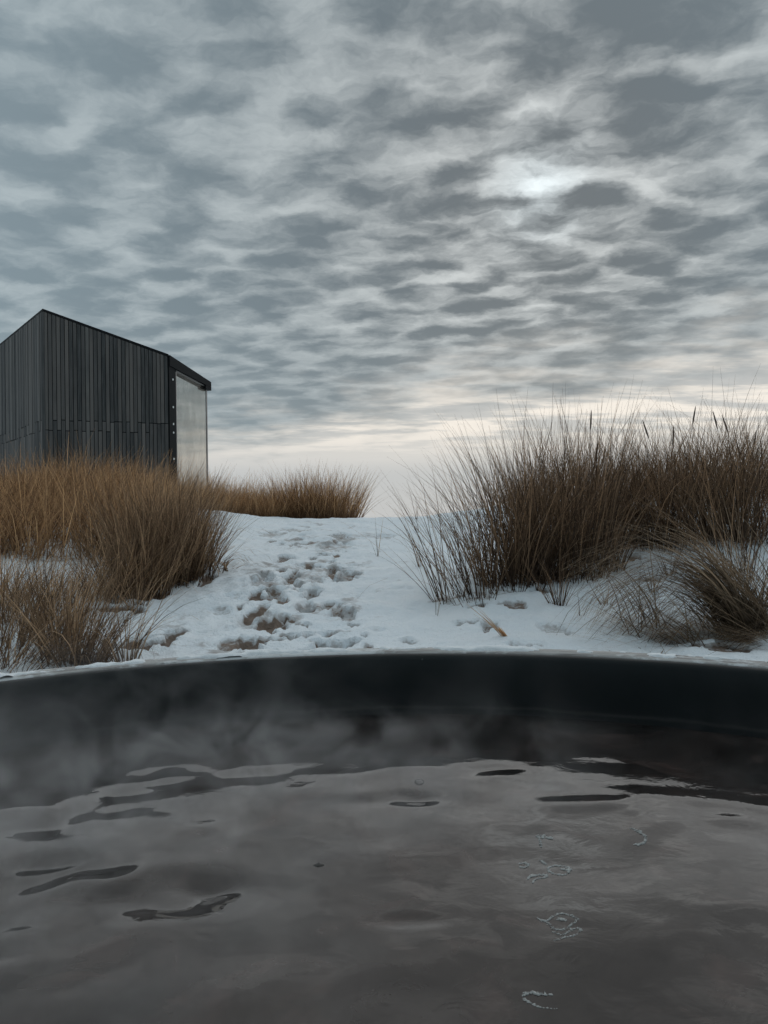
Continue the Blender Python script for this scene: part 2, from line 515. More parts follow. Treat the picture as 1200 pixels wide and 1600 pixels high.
for k in range(NST):
    a = 2*math.pi*k/NST
    if me_st is None:
        hw = math.pi*1.222/NST - 0.003
        vs = [(1.2186, -hw, 0.02), (1.238, -hw, 0.02), (1.238, hw, 0.02), (1.2186, hw, 0.02),
              (1.2186, -hw, RZ-0.053), (1.238, -hw, RZ-0.053), (1.238, hw, RZ-0.053), (1.2186, hw, RZ-0.053)]
        fs = [(0, 1, 5, 4), (1, 2, 6, 5), (2, 3, 7, 6), (3, 0, 4, 7), (4, 5, 6, 7), (3, 2, 1, 0)]
        o = mesh_obj('stave', vs, fs, m_stave, jac)
        me_st = o.data
    else:
        o = bpy.data.objects.new('stave', me_st)
        COL.objects.link(o)
        o.parent = jac
    o.rotation_euler = (0, 0, a)

# ------------------------------------------------------------------ bath water
m_water, t = new_mat('murky_bath_water')
pos = t.n('ShaderNodeNewGeometry').outputs['Position']
nz = t.noise(pos, 3.2, 5, 0.6, 0.6)
nz2 = t.noise(pos, 9.0, 4, 0.6, 1.2)
c = t.mix(t.sm(nz, 0.32, 0.7), (0.004, 0.0037, 0.0034), (0.034, 0.027, 0.0245))
c = t.mix(t.sm(nz2, 0.50, 0.72, 0.0, 0.85), c, (0.050, 0.034, 0.030))
bmp = t.n('ShaderNodeBump', None, Strength=0.10, Distance=0.004, Height=t.noise(pos, 26, 4, 0.55, 0.6))
bs = t.n('ShaderNodeBsdfPrincipled', None, Base_Color=c, Roughness=0.03, IOR=1.33, Normal=bmp.outputs[0])
bs.inputs['Specular Tint'].default_value = (1.0, 0.92, 0.885, 1)
t.n('ShaderNodeOutputMaterial', None, Surface=bs.outputs[0])


def wpt(a, b):
    r = px_ray(a, b)
    k = EYE/-r[2]
    return r[0]*k, r[1]*k


# stirred-up places on the bath: px, py, half width, half height (px), strength
STIR = [(200, 1390, 150, 36, 2.0), (90, 1468, 80, 26, 1.7), (100, 1515, 80, 26, 1.9), (110, 1272, 110, 26, 1.05), (60, 1215, 90, 20, .7),
        (250, 1205, 150, 14, .6), (440, 1243, 45, 10, .8), (600, 1246, 70, 9, .7), (60, 1345, 60, 16, 1.2), (650, 1437, 50, 10, 1.0), (500, 1300, 60, 12, .5),
        (700, 1205, 120, 9, .35), (920, 1245, 90, 16, .55), (1120, 1275, 110, 26, .7),
        (940, 1500, 160, 40, .16), (1080, 1400, 160, 60, .14), (430, 1540, 200, 40, .12), (300, 1300, 120, 22, .45), (150, 1430, 120, 20, 1.3)]
WG = {}


def water():
    n = 470
    xs = np.linspace(-TUB_R, TUB_R, n); ys = np.linspace(-TUB_R, TUB_R, n)
    X, Y = np.meshgrid(xs, ys)
    R = np.hypot(X, Y)
    Yw = Y + TUB_C[1]; Xw = X
    h = np.zeros_like(X)
    r = np.random.default_rng(5)
    for k in range(34):
        lam = r.uniform(.14, .75)
        a = r.uniform(0, 2*math.pi)
        slope = 0.0034*(lam/.4)**0.3
        h += slope*lam/(2*math.pi)*np.sin(2*math.pi/lam*(X*math.cos(a)+Y*math.sin(a))+r.uniform(0, 6.3))
    mod = sstep(-.15, .35, fbm(X*2.2, Y*2.2, 2, 5))
    for k in range(26):
        lam = r.uniform(.04, .11)
        a = r.uniform(0, 2*math.pi)
        h += (0.2+mod)*0.0034*lam/(2*math.pi)*np.sin(2*math.pi/lam*(X*math.cos(a)+Y*math.sin(a))+r.uniform(0, 6.3))
    M = np.zeros_like(X)
    for (a, b, hw_, hh_, st_) in STIR:
        cx, cy = wpt(a, b)
        _, y0 = wpt(a, b+hh_); _, y1 = wpt(a, b-hh_)
        hx, hy = hw_*cy/F_PX, (y1-y0)/2
        q = ((Xw-cx)/hx)**2+((Yw-cy)/hy)**2
        M = np.maximum(M, st_*np.exp(-q**1.5*.55))
    M = 0.15 + 0.90*M*np.clip(.75+1.3*fbm(Xw*7, Yw*7, 3, 93), .15, 1.6)
    wx = Xw + .03*fbm(Xw*7, Yw*7, 3, 91); wy = Yw + .03*fbm(Xw*7+9, Yw*7, 3, 92)
    f1 = np.zeros_like(X)
    for k in range(44):
        lam = math.exp(r.uniform(math.log(.06), math.log(.30)))
        a = math.pi/2 + r.normal(.18, .55)
        f1 += (lam/.15)**.35*lam/(2*math.pi)*np.sin(2*math.pi/lam*(wx*math.cos(a)+wy*math.sin(a))+r.uniform(0, 6.3))
    h += M*0.025*f1
    h *= sstep(TUB_R*1.02, TUB_R*0.93, R)*0.75+0.25
    WG.update(h=h, x0=-TUB_R, st=xs[1]-xs[0], n=n)
    V = np.stack([X.ravel(), Y.ravel(), h.ravel()], 1)
    Q = grid_quads(n, n)
    cen = R.ravel()[Q].max(1)
    Q = Q[cen < 1.1745]
    used = np.zeros(len(V), bool); used[Q.ravel()] = True
    idx = np.cumsum(used)-1
    V = V[used]
    V[:, 0] += TUB_C[0]; V[:, 1] += TUB_C[1]
    o = np_mesh('water', V, idx[Q], m_water, True)
    tag(o, kind='structure')
    return o


def water_z(x, y):
    fx = (x-TUB_C[0]-WG['x0'])/WG['st']; fy = (y-TUB_C[1]-WG['x0'])/WG['st']
    i, j = int(fx), int(fy); fx -= i; fy -= j
    H = WG['h']
    return float((H[j, i]*(1-fx)+H[j, i+1]*fx)*(1-fy)+(H[j+1, i]*(1-fx)+H[j+1, i+1]*fx)*fy)


water()

# steam lying over the bath
m_steam, t = new_mat('steam')
pos = t.n('ShaderNodeTexCoord').outputs['Object']
x_, y_, z_ = t.sep(pos)
a0 = t.noise(t.vm('ADD', pos, (3.1, 0.4, 0)), 2.2, 1, 0.5)
a1 = t.noise(t.vm('MULTIPLY', pos, (1, 1, 1.15)), 8.5, 4, 0.6, 0.9)
puff = t.m('MULTIPLY', t.sm(a1, 0.44, 0.70), t.sm(a0, 0.36, 0.60))
side = t.sm(x_, -0.85, 0.05, 1.0, 0.08)
rr = t.m('SQRT', t.m('ADD', t.m('MULTIPLY', x_, x_), t.m('MULTIPLY', y_, y_)))
high = t.m('MULTIPLY', t.m('MULTIPLY', puff, side), t.lin(z_, 0.02, 0.24, 4.6, 0.0))
low = t.m('MULTIPLY', t.m('MULTIPLY', t.sm(a1, 0.40, 0.66), t.sm(z_, 0.02, 0.09, 1.0, 0.0)), t.m('MULTIPLY', t.sm(a0, 0.3, 0.65, 0.3, 1.6), t.m('MULTIPLY', t.sm(x_, -0.5, 0.5, 1.0, 0.15), t.sm(y_, 0.10, 0.85, 0.3, 3.8))))
dens = t.m('MULTIPLY', t.m('ADD', high, low), t.sm(rr, 1.02, 1.15, 1.0, 0.0))
vol = t.n('ShaderNodeVolumePrincipled', None, Color=(0.93, 0.92, 0.93), Density=dens, Anisotropy=0.25)
t.n('ShaderNodeOutputMaterial', None, Volume=vol.outputs[0])
st = lathe('steam', [(0.0, 0.014), (1.16, 0.014), (1.16, 0.24), (0.0, 0.24)], m_steam, None, seg=64)
st.location = (TUB_C[0], TUB_C[1], 0)
tag(st, 'thin grey steam drifting over the hot tub water', 'steam', kind='stuff')

# small bubbles and bits floating on the water
m_bub, t = new_mat('bubble_film')
fr = t.n('ShaderNodeFresnel', None, IOR=1.33).outputs[0]
tr = t.n('ShaderNodeBsdfTransparent', None, Color=(0.9, 0.9, 0.9))
gl = t.n('ShaderNodeBsdfGlossy', None, Roughness=0.02, Color=(1, 1, 1))
mx = t.n('ShaderNodeMixShader', None, i0=t.m('MULTIPLY', fr, 1.6, clamp=True), i1=tr.outputs[0], i2=gl.outputs[0])
t.n('ShaderNodeOutputMaterial', None, Surface=mx.outputs[0])
m_bit, t = new_mat('dark_plant_bit')
bs = t.n('ShaderNodeBsdfPrincipled', None, Base_Color=(0.02, 0.017, 0.013), Roughness=0.6)
t.n('ShaderNodeOutputMaterial', None, Surface=bs.outputs[0])


def dome(name, a, b, rpx, mat, flat=1.0, squash=1.0):
    cx, cy = wpt(a, b)
    r = rpx*cy/F_PX
    vs, fs = [], []
    nu, nv = 20, 6
    for j in range(nv):
        th = (math.pi/2)*j/nv
        for i in range(nu):
            ph = 2*math.pi*i/nu
            rr_ = r*math.cos(th)*(1+0.0*i)
            vs.append((rr_*math.cos(ph), rr_*math.sin(ph)*squash, r*flat*math.sin(th)-0.0015))
    vs.append((0, 0, r*flat))
    for j in range(nv-1):
        for i in range(nu):
            fs.append((j*nu+i, j*nu+(i+1) % nu, (j+1)*nu+(i+1) % nu, (j+1)*nu+i))
    for i in range(nu):
        fs.append(((nv-1)*nu+i, (nv-1)*nu+(i+1) % nu, nv*nu))
    o = mesh_obj(name, vs, fs, mat, None, True)
    o.location = (cx, cy, 0.001)
    return o


tag(dome('water_bubble', 655, 1223, 8, m_bub, .75), 'small round bubble on the water near the far tub wall', 'bubble', 'bubbles on the bath water')
tag(dome('plant_bit', 498, 1352, 9, m_bit, .35, .6), 'small dark bit floating near the middle of the bath', 'plant bit')


m_glint, t = new_mat('pale_glint_paint')  # pale colour that stands in for bright reflections on the ripples
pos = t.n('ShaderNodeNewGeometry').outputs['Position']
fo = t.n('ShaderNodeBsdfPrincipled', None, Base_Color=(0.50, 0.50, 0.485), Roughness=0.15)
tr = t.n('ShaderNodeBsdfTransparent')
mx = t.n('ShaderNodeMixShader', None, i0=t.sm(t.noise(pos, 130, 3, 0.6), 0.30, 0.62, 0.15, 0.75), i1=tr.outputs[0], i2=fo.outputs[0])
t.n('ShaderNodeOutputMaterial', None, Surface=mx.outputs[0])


def painted_glint(strokes, label):
    """beads whose pale colour paints bright glints onto the water; strokes are lists of (px, py, half width px)"""
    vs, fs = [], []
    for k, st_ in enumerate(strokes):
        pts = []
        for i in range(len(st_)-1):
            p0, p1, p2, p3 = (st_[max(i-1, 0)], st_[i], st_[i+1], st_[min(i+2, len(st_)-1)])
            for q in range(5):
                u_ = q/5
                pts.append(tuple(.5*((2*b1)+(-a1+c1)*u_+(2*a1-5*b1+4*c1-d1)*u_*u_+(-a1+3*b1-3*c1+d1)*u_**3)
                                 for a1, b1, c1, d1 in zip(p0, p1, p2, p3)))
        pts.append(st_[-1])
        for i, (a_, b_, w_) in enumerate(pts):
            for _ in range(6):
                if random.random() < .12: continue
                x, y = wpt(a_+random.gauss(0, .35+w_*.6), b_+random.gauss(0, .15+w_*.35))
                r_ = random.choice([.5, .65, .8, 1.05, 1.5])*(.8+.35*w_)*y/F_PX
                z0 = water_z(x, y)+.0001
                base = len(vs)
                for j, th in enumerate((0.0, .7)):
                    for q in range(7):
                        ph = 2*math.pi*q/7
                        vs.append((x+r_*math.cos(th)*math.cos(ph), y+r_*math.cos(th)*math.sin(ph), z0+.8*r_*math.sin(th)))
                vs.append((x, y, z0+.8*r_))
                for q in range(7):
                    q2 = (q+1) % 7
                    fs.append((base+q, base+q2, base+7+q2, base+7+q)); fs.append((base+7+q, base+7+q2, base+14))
    o = mesh_obj('glint_beads', vs, fs, m_glint, None, True)
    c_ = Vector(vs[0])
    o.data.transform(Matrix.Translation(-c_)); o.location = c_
    return tag(o, label, 'painted_glint', 'painted glints on the bath water')


painted_glint([[(838, 1303, .5), (846, 1304, 2.6), (858, 1306, 2.2), (863, 1307, .6)], [(842, 1306, 1), (845, 1313, 1.2), (845, 1320, .6)]],
     'small pale painted glint, topmost of those right of the bath centre')
painted_glint([[(857, 1351, .8), (866, 1348, 1.0), (882, 1349, 1.2), (890, 1354, 1.4), (884, 1362, 1.0), (870, 1362, 1.0), (858, 1358, 1.0), (856, 1352, .8)],
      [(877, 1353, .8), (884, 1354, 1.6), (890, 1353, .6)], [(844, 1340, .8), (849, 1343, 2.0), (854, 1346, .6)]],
     'oval ring of painted glint with a tail, right of the bath centre')
painted_glint([[(824, 1371, .6), (829, 1365, 1.8), (840, 1364, 1.6), (855, 1364, 1.4), (850, 1368, .8), (838, 1370, .9), (832, 1376, .7)],
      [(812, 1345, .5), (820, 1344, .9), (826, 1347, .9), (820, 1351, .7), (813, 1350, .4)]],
     'bent scrap of painted glint just left of the oval ring')
painted_glint([[(988, 1294, .8), (998, 1298, 1.8), (1006, 1303, 1.3), (1009, 1310, 1.2), (1003, 1316, 1.6), (993, 1317, 1.0)]],
     'curled string of painted glint nearest the tub wall on the right')
painted_glint([[(840, 1434, .4), (852, 1439, 2.0), (862, 1433, 1.0), (876, 1428, 1.0), (890, 1431, 1.0), (901, 1438, 1.7), (893, 1446, 1.0), (880, 1453, 1.0), (866, 1451, 1.0), (855, 1441, .8)],
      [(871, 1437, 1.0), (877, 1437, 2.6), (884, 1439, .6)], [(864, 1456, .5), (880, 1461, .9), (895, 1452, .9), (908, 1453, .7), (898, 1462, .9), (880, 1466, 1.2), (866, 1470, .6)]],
     'eye-shaped double ring of painted glint, largest on the water')
painted_glint([[(816, 1552, .8), (826, 1548, 3.0), (842, 1549, 3.4), (862, 1551, 1.0)], [(818, 1556, 1.2), (826, 1562, 1.4), (844, 1570, 1.0), (870, 1572, .5)]],
     'smudge of painted glint nearest the camera, lower right')


# ------------------------------------------------------------------ cabin
C0 = Vector((-8.35, 16.16)); C1 = Vector((-5.73, 13.0)); C2 = Vector((-3.84, 13.75)); C3 = Vector((-3.39, 14.98))
CB = Vector((-5.03, 16.72)); CM = Vector((-7.10, 16.38))
ZT = {'C0': 3.93, 'C1': 4.02, 'C2': 3.38, 'C3': 3.13}
ZB = -0.7
J_HI, J_LO = 2.18, 2.01

m_board, t = new_mat('charred_boards')
oi = t.n('ShaderNodeObjectInfo').outputs['Random']
pos = t.n('ShaderNodeNewGeometry').outputs['Position']
off = t.comb(t.m('MULTIPLY', oi, 37.0), 0.0, t.m('MULTIPLY', oi, 11.0))
gp = t.vm('ADD', t.vm('MULTIPLY', pos, (1, 1, 0.05)), off)
grain = t.noise(gp, 55, 5, 0.65, 0.3)
patch = t.noise(t.vm('ADD', t.vm('MULTIPLY', pos, (1, 1, 0.35)), off), 2.4, 4, 0.6)
cool = t.mix(oi, (0.026, 0.028, 0.028), (0.132, 0.118, 0.107))
warm = t.mix(t.sm(t.m('FRACT', t.m('MULTIPLY', oi, 7.31)), 0.80, 0.9), cool, (0.135, 0.127, 0.117))
c = t.mix(t.m('MULTIPLY', t.sm(grain, 0.35, 0.75), 0.55), warm, (0.125, 0.124, 0.122))
c = t.mix(t.m('MULTIPLY', t.sm(patch, 0.45, 0.75), 0.5), c, (0.018, 0.022, 0.024))
bmp = t.n('ShaderNodeBump', None, Strength=0.4, Distance=0.003, Height=grain)
bs = t.n('ShaderNodeBsdfPrincipled', None, Base_Color=c, Roughness=0.75, Normal=bmp.outputs[0])
t.n('ShaderNodeOutputMaterial', None, Surface=bs.outputs[0])

m_black, t = new_mat('black_metal')
pos = t.n('ShaderNodeNewGeometry').outputs['Position']
c = t.mix(t.noise(pos, 12, 3), (0.006, 0.007, 0.008), (0.013, 0.014, 0.015))
bs = t.n('ShaderNodeBsdfPrincipled', None, Base_Color=c, Roughness=0.7)
bs.inputs['Specular IOR Level'].default_value = 0.15
t.n('ShaderNodeOutputMaterial', None, Surface=bs.outputs[0])
m_alu, t = new_mat('grey_aluminium')
bs = t.n('ShaderNodeBsdfPrincipled', None, Base_Color=(0.22, 0.215, 0.21), Roughness=0.45, Metallic=0.6)
t.n('ShaderNodeOutputMaterial', None, Surface=bs.outputs[0])
m_cap, t = new_mat('pale_screw_cap')
bs = t.n('ShaderNodeBsdfPrincipled', None, Base_Color=(0.8, 0.8, 0.78), Roughness=0.35)
t.n('ShaderNodeOutputMaterial', None, Surface=bs.outputs[0])
m_glass, t = new_mat('smoked_glass')
pos = t.n('ShaderNodeNewGeometry').outputs['Position']
fr = t.m('MULTIPLY', t.n('ShaderNodeFresnel', None, IOR=1.5).outputs[0],
         t.m('SUBTRACT', 1.0, t.n('ShaderNodeNewGeometry').outputs['Backfacing']))
smear = t.noise(t.vm('MULTIPLY', pos, (2, 2, .6)), 2.0, 4, 0.6)
tc = t.mix(smear, (0.94, 0.925, 0.89), (0.985, 0.97, 0.94))
tr = t.n('ShaderNodeBsdfTransparent', None, Color=tc)
gl = t.n('ShaderNodeBsdfGlossy', None, Roughness=0.03, Color=(.9, .9, .9))
dust = t.n('ShaderNodeBsdfTranslucent', None, Color=(.42, .41, .385))
m0 = t.n('ShaderNodeMixShader', None, i0=t.sm(smear, .25, .75, .16, .30), i1=tr.outputs[0], i2=dust.outputs[0])
mx = t.n('ShaderNodeMixShader', None, i0=fr, i1=m0.outputs[0], i2=gl.outputs[0])
t.n('ShaderNodeOutputMaterial', None, Surface=mx.outputs[0])

cabin = bpy.data.objects.new('cabin', None)
COL.objects.link(cabin)
cabin.location = (-5.5, 14.5, ZB)
CO = Vector(cabin.location)
tag(cabin, 'dark cabin clad in narrow vertical boards with sloping roof, behind the left grass', 'cabin')


def child(name, verts, faces, mat, parent=None, smooth=False):
    """verts in world metres; parent is the cabin or one of its parts (parts sit at the cabin origin)"""
    return mesh_obj(name, [Vector(v)-CO for v in verts], faces, mat, parent or cabin, smooth)


BOXF = [(0, 3, 2, 1), (4, 5, 6, 7), (0, 1, 5, 4), (1, 2, 6, 5), (2, 3, 7, 6), (3, 0, 4, 7)]


def slab(a, b, za, zb, z0, t0, t1, nrm):
    """upright panel from a to b, between offsets t0..t1 along nrm, sloped top"""
    p = [a+nrm*t0, b+nrm*t0, b+nrm*t1, a+nrm*t1]
    return [(p[0].x, p[0].y, z0[0]), (p[1].x, p[1].y, z0[1]), (p[2].x, p[2].y, z0[1]), (p[3].x, p[3].y, z0[0]),
            (p[0].x, p[0].y, za), (p[1].x, p[1].y, zb), (p[2].x, p[2].y, zb), (p[3].x, p[3].y, za)]


random.seed(3)


def clad_wall(a, b, za, zb, n, boards=True):
    dv = (b-a); L = dv.length; u = dv/L
    nrm = Vector((u.y, -u.x))
    wall = child('wall', slab(a, b, za-0.03, zb-0.03, (ZB, ZB), -0.12, 0.0, nrm), BOXF, m_black)
    if not boards:
        return
    for k in range(n):
        f0, f1 = k/n, (k+1)/n
        gap = 0.0055
        p, q = a+u*(f0*L+gap), a+u*(f1*L-gap)
        t0, t1 = za+(zb-za)*f0, za+(zb-za)*f1
        hi = (k + (1 if random.random() < .25 else 0)) % 2 == 0
        j = (J_HI if hi else J_LO) + random.uniform(-.008, .008)
        th = 0.020 + random.uniform(-.003, .005)
        child('board', slab(p, q, t0, t1, (j+.008, j+.008), 0.001, th, nrm), BOXF, m_board, wall)
        th = 0.020 + random.uniform(-.003, .005)
        child('board', slab(p, q, j-.008, j-.008, (ZB, ZB), 0.001, th, nrm), BOXF, m_board, wall)


clad_wall(C1, C2, ZT['C1'], ZT['C2'], 31)
clad_wall(C0, C1, ZT['C0'], ZT['C1'], 52)
clad_wall(C2, CB, ZT['C2'], ZT['C2'], 1, False)
clad_wall(CB, CM, ZT['C2'], ZT['C1'], 1, False)
clad_wall(CM, C0, ZT['C1'], ZT['C0'], 1, False)
k_ = Vector((-.28, -.96))                               # corner board over the near corner
p_ = Vector((-k_.y, k_.x)); q_ = C1 + k_*0.006
cb = [q_+p_*.026+k_*.014, q_-p_*.026+k_*.014, q_-p_*.026-k_*.03, q_+p_*.026-k_*.03]
child('corner_board', [(v.x, v.y, ZB) for v in cb]+[(v.x, v.y, ZT['C1']-.004) for v in cb], BOXF, m_board)
# roof: ridge from the near corner to the back
cen = Vector((-6.0, 15.2))
def outw(p, k=0.03): 
    v = (p-cen).normalized(); return p+v*k
def rp(p, z): return (p.x, p.y, z)
o0, o1, o2, ob, om = (outw(p) for p in (C0, C1, C2, CB, CM))
up = 0.045
low = [rp(o0, ZT['C0']), rp(o1, ZT['C1']), rp(o2, ZT['C2']), rp(ob, ZT['C2']), rp(om, ZT['C1'])]
rv = [(x, y, z+.004) for x, y, z in low] + [(x, y, z+up) for x, y, z in low]
rf = [(1, 2, 3, 4)[::-1], (0, 1, 4)[::-1], (6, 7, 8, 9), (5, 6, 9), (0, 5, 6, 1)[::-1], (1, 6, 7, 2)[::-1], (2, 7, 8, 3)[::-1],
      (3, 8, 9, 4)[::-1], (4, 9, 5, 0)[::-1]]
child('roof', rv, rf, m_black)
# glass wind screen turning back from the right corner
v = (C3-C2); L = v.length; u = v/L; nrm = Vector((u.y, -u.x))
A = C2+u*0.0
child('post', slab(A, A+u*0.20, 3.34, 3.30, (ZB, ZB), -0.06, 0.03, nrm), BOXF, m_black)
fr = child('screen_frame', slab(A+u*0.204, A+u*0.245, 3.155, 3.15, (ZB, ZB), -0.03, 0.012, nrm), BOXF, m_alu)
child('screen_frame', slab(C3-u*0.09, C3-u*0.055, 3.03, 3.03, (ZB, ZB), -0.012, 0.004, nrm), BOXF, m_alu)
child('glass_pane', slab(A+u*0.247, C3-u*0.092, 3.16, 3.03, (ZB, ZB), -0.012, -0.004, nrm), BOXF, m_glass)
child('screen_top_rail', slab(A+u*0.247, C3-u*0.092, 3.185, 3.045, (3.155, 3.025), -0.032, 0.010, nrm), BOXF, m_alu)
child('eave_beam', slab(A-u*0.0, C3+u*0.02, 3.41, 3.14, (3.22, 3.035), -0.20, 0.05, nrm), BOXF, m_black)
child('eave_beam_end', slab(C3-u*0.16, C3+u*0.03, 3.10, 3.085, (2.985, 2.975), -0.14, 0.045, nrm), BOXF, m_black)
for zz in (2.99, 2.49, 2.185, 2.03, 1.555):
    p = A+u*0.11+nrm*0.03
    vs, fs = [], []
    r = 0.016
    for i in range(10):
        a_ = 2*math.pi*i/10
        q = p+u*(r*math.cos(a_))
        vs.append((q.x, q.y, zz+1.3*r*math.sin(a_)))
    for i in range(10):
        a_ = 2*math.pi*i/10
        q = p+u*(.7*r*math.cos(a_))+nrm*0.008
        vs.append((q.x, q.y, zz+.9*r*math.sin(a_)))
    fs = [(i, (i+1) % 10, 10+(i+1) % 10, 10+i) for i in range(10)] + [tuple(range(10, 20))]
    child('screw_cap', vs, fs, m_cap)


# ------------------------------------------------------------------ marram grass
def grass_mat(name, dark, lightc):
    m, t = new_mat(name)
    tone = t.n('ShaderNodeAttribute', {'attribute_name': 'tone'}).outputs['Fac']
    al = t.n('ShaderNodeAttribute', {'attribute_name': 'along'}).outputs['Fac']
    c = t.mix(tone, dark, lightc)
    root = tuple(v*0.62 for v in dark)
    c = t.mix(t.sm(al, 0.0, 0.45, 0.75, 0.0), c, root)           # darker towards the foot of each stem
    df = t.n('ShaderNodeBsdfPrincipled', None, Base_Color=c, Roughness=0.62)
    df.inputs['Specular IOR Level'].default_value = 0.3
    tl = t.n('ShaderNodeBsdfTranslucent', None, Color=c)
    mx = t.n('ShaderNodeMixShader', None, i0=0.40, i1=df.outputs[0], i2=tl.outputs[0])
    t.n('ShaderNodeOutputMaterial', None, Surface=mx.outputs[0])
    return m


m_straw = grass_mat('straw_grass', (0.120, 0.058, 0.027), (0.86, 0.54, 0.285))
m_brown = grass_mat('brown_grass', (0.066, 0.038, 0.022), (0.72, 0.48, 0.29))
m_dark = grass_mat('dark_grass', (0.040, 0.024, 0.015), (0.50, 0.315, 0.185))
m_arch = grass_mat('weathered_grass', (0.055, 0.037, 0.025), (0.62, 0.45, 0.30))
m_seed, t = new_mat('dark_seed_head')
pos = t.n('ShaderNodeNewGeometry').outputs['Position']
c = t.mix(t.noise(pos, 160, 2), (0.018, 0.012, 0.010), (0.065, 0.045, 0.035))
bs = t.n('ShaderNodeBsdfPrincipled', None, Base_Color=c, Roughness=0.9)
t.n('ShaderNodeOutputMaterial', None, Surface=bs.outputs[0])


def blades(r, root, L, th0, az, bend, w0, seg=6, power=1.4, tone=None, kink=0.0):
    n = len(L)
    tt = np.linspace(0, 1, seg+1)
    th = th0[:, None] + bend[:, None]*tt[None, :]**power
    azk = az[:, None] + kink*r.normal(0, 1, n)[:, None]*tt[None, :]
    ds = (L/seg)[:, None]
    mid = (th[:, 1:]+th[:, :-1])/2
    ma = (azk[:, 1:]+azk[:, :-1])/2
    dxy = np.sin(mid)*ds
    X = np.concatenate([np.zeros((n, 1)), np.cumsum(dxy*np.cos(ma), 1)], 1) + root[:, 0:1]
    Y = np.concatenate([np.zeros((n, 1)), np.cumsum(dxy*np.sin(ma), 1)], 1) + root[:, 1:2]
    Z = np.concatenate([np.zeros((n, 1)), np.cumsum(np.cos(mid)*ds, 1)], 1) + root[:, 2:3]
    gz = base_h(X, Y)+0.004                        # drooping tips lie on the snow
    Z = np.maximum(Z, gz-0.03*(tt[None, :] < .12))
    fa = r.uniform(0, math.pi, n)
    wx, wy = np.cos(fa)[:, None], np.sin(fa)[:, None]
    ww = (w0[:, None]/2)*(1-0.86*tt[None, :]**1.6)
    A = np.stack([X-wx*ww, Y-wy*ww, Z], 2)
    B = np.stack([X+wx*ww, Y+wy*ww, Z], 2)
    V = np.stack([A, B], 2).reshape(-1, 3)
    k = 2*(seg+1)
    q = np.array([(2*i, 2*i+1, 2*i+3, 2*i+2) for i in range(seg)])
    Q = (np.arange(n)[:, None, None]*k + q[None]).reshape(-1, 4)
    if tone is None:
        tone = np.clip(r.beta(1.6, 2.4, n), 0, 1)
    T = np.repeat(tone, k)
    Al = np.tile(np.repeat(tt, 2), n)
    return V, Q, T, Al


class Bunch:
    def __init__(self):
        self.p = []; self.o = 0

    def add(self, res):
        V, Q, T, A = res
        self.p.append((V, Q+self.o, T, A)); self.o += len(V)

    def build(self, name, mat):
        V, Q, T, A = (np.concatenate(z) for z in zip(*self.p))
        return np_mesh(name, V, Q, mat, True, {'tone': T, 'along': A})


def litter(cx, cy, r, amt):
    m = NEAR[(np.abs(GV[NEAR, 0]-cx) < 2*r) & (np.abs(GV[NEAR, 1]-cy) < 2*r)]
    dd = np.hypot(GV[m, 0]-cx, GV[m, 1]-cy)
    LITTER[m] = np.maximum(LITTER[m], amt*np.exp(-(dd/r)**2))


def clump(B, r, cx, cy, n, rad, h, hv=.22, fan=.32, lean=(0, 0), droop=.5, w=.0042, tone_add=0.0, seg=6, sink=.02, kink=.25, dead=.12, stray=.15):
    """one tussock: stems fan out from a tight foot, wind lean added"""
    q = np.sqrt(r.uniform(0, 1, n))
    a = r.uniform(0, 2*math.pi, n)
    x, y = cx+rad*q*np.cos(a), cy+rad*q*np.sin(a)
    z = base_h(x, y)-sink
    vx = fan*q*np.cos(a)+lean[0]+r.normal(0, stray, n)
    vy = fan*q*np.sin(a)+lean[1]+r.normal(0, stray, n)
    th = np.arctan(np.hypot(vx, vy))
    az = np.arctan2(vy, vx)
    L = h*np.clip(r.normal(1-hv, hv, n), .25, 1.12)
    bend = np.abs(r.normal(droop*.55, droop*.6, n))
    dd = r.uniform(0, 1, n) < dead               # broken, hanging blades
    bend = np.where(dd, bend+r.uniform(.6, 1.6, n), bend)
    ww = w*r.uniform(.6, 1.35, n)
    tone = np.clip(r.beta(.75, 1.7, n)+tone_add, 0, 1)
    B.add(blades(r, np.stack([x, y, z], 1), L, th, az, bend, ww, seg, 1.4, tone, kink))


def tuft(name, px_, py_, n, rad, h, mat, label, group=None, cat='grass clump', subs=1, spread=0.0, lit=.6, ground=None, **kw):
    r = np.random.default_rng(abs(hash((px_, py_, n))) % 99991)
    gx, gy = ground or hit(px_, py_)
    B = Bunch()
    for s_ in range(subs):
        ox, oy = (0, 0) if s_ == 0 else (r.uniform(-spread, spread), r.uniform(-spread, spread)*.8)
        clump(B, r, gx+ox, gy+oy, max(3, n//subs), rad, h*r.uniform(.82, 1.05) if s_ else h, **kw)
        if lit: litter(gx+ox, gy+oy, rad*1.2+.03, lit)
    o = B.build(name, mat)
    piv = Vector((gx, gy, float(base_h(gx, gy))))
    o.data.transform(Matrix.Translation(-piv)); o.location = piv
    return tag(o, label, cat, group)


G_L, G_R, G_S = 'marram grass on the left bank', 'marram grass on the right bank', 'single grass sprouts in the snow'

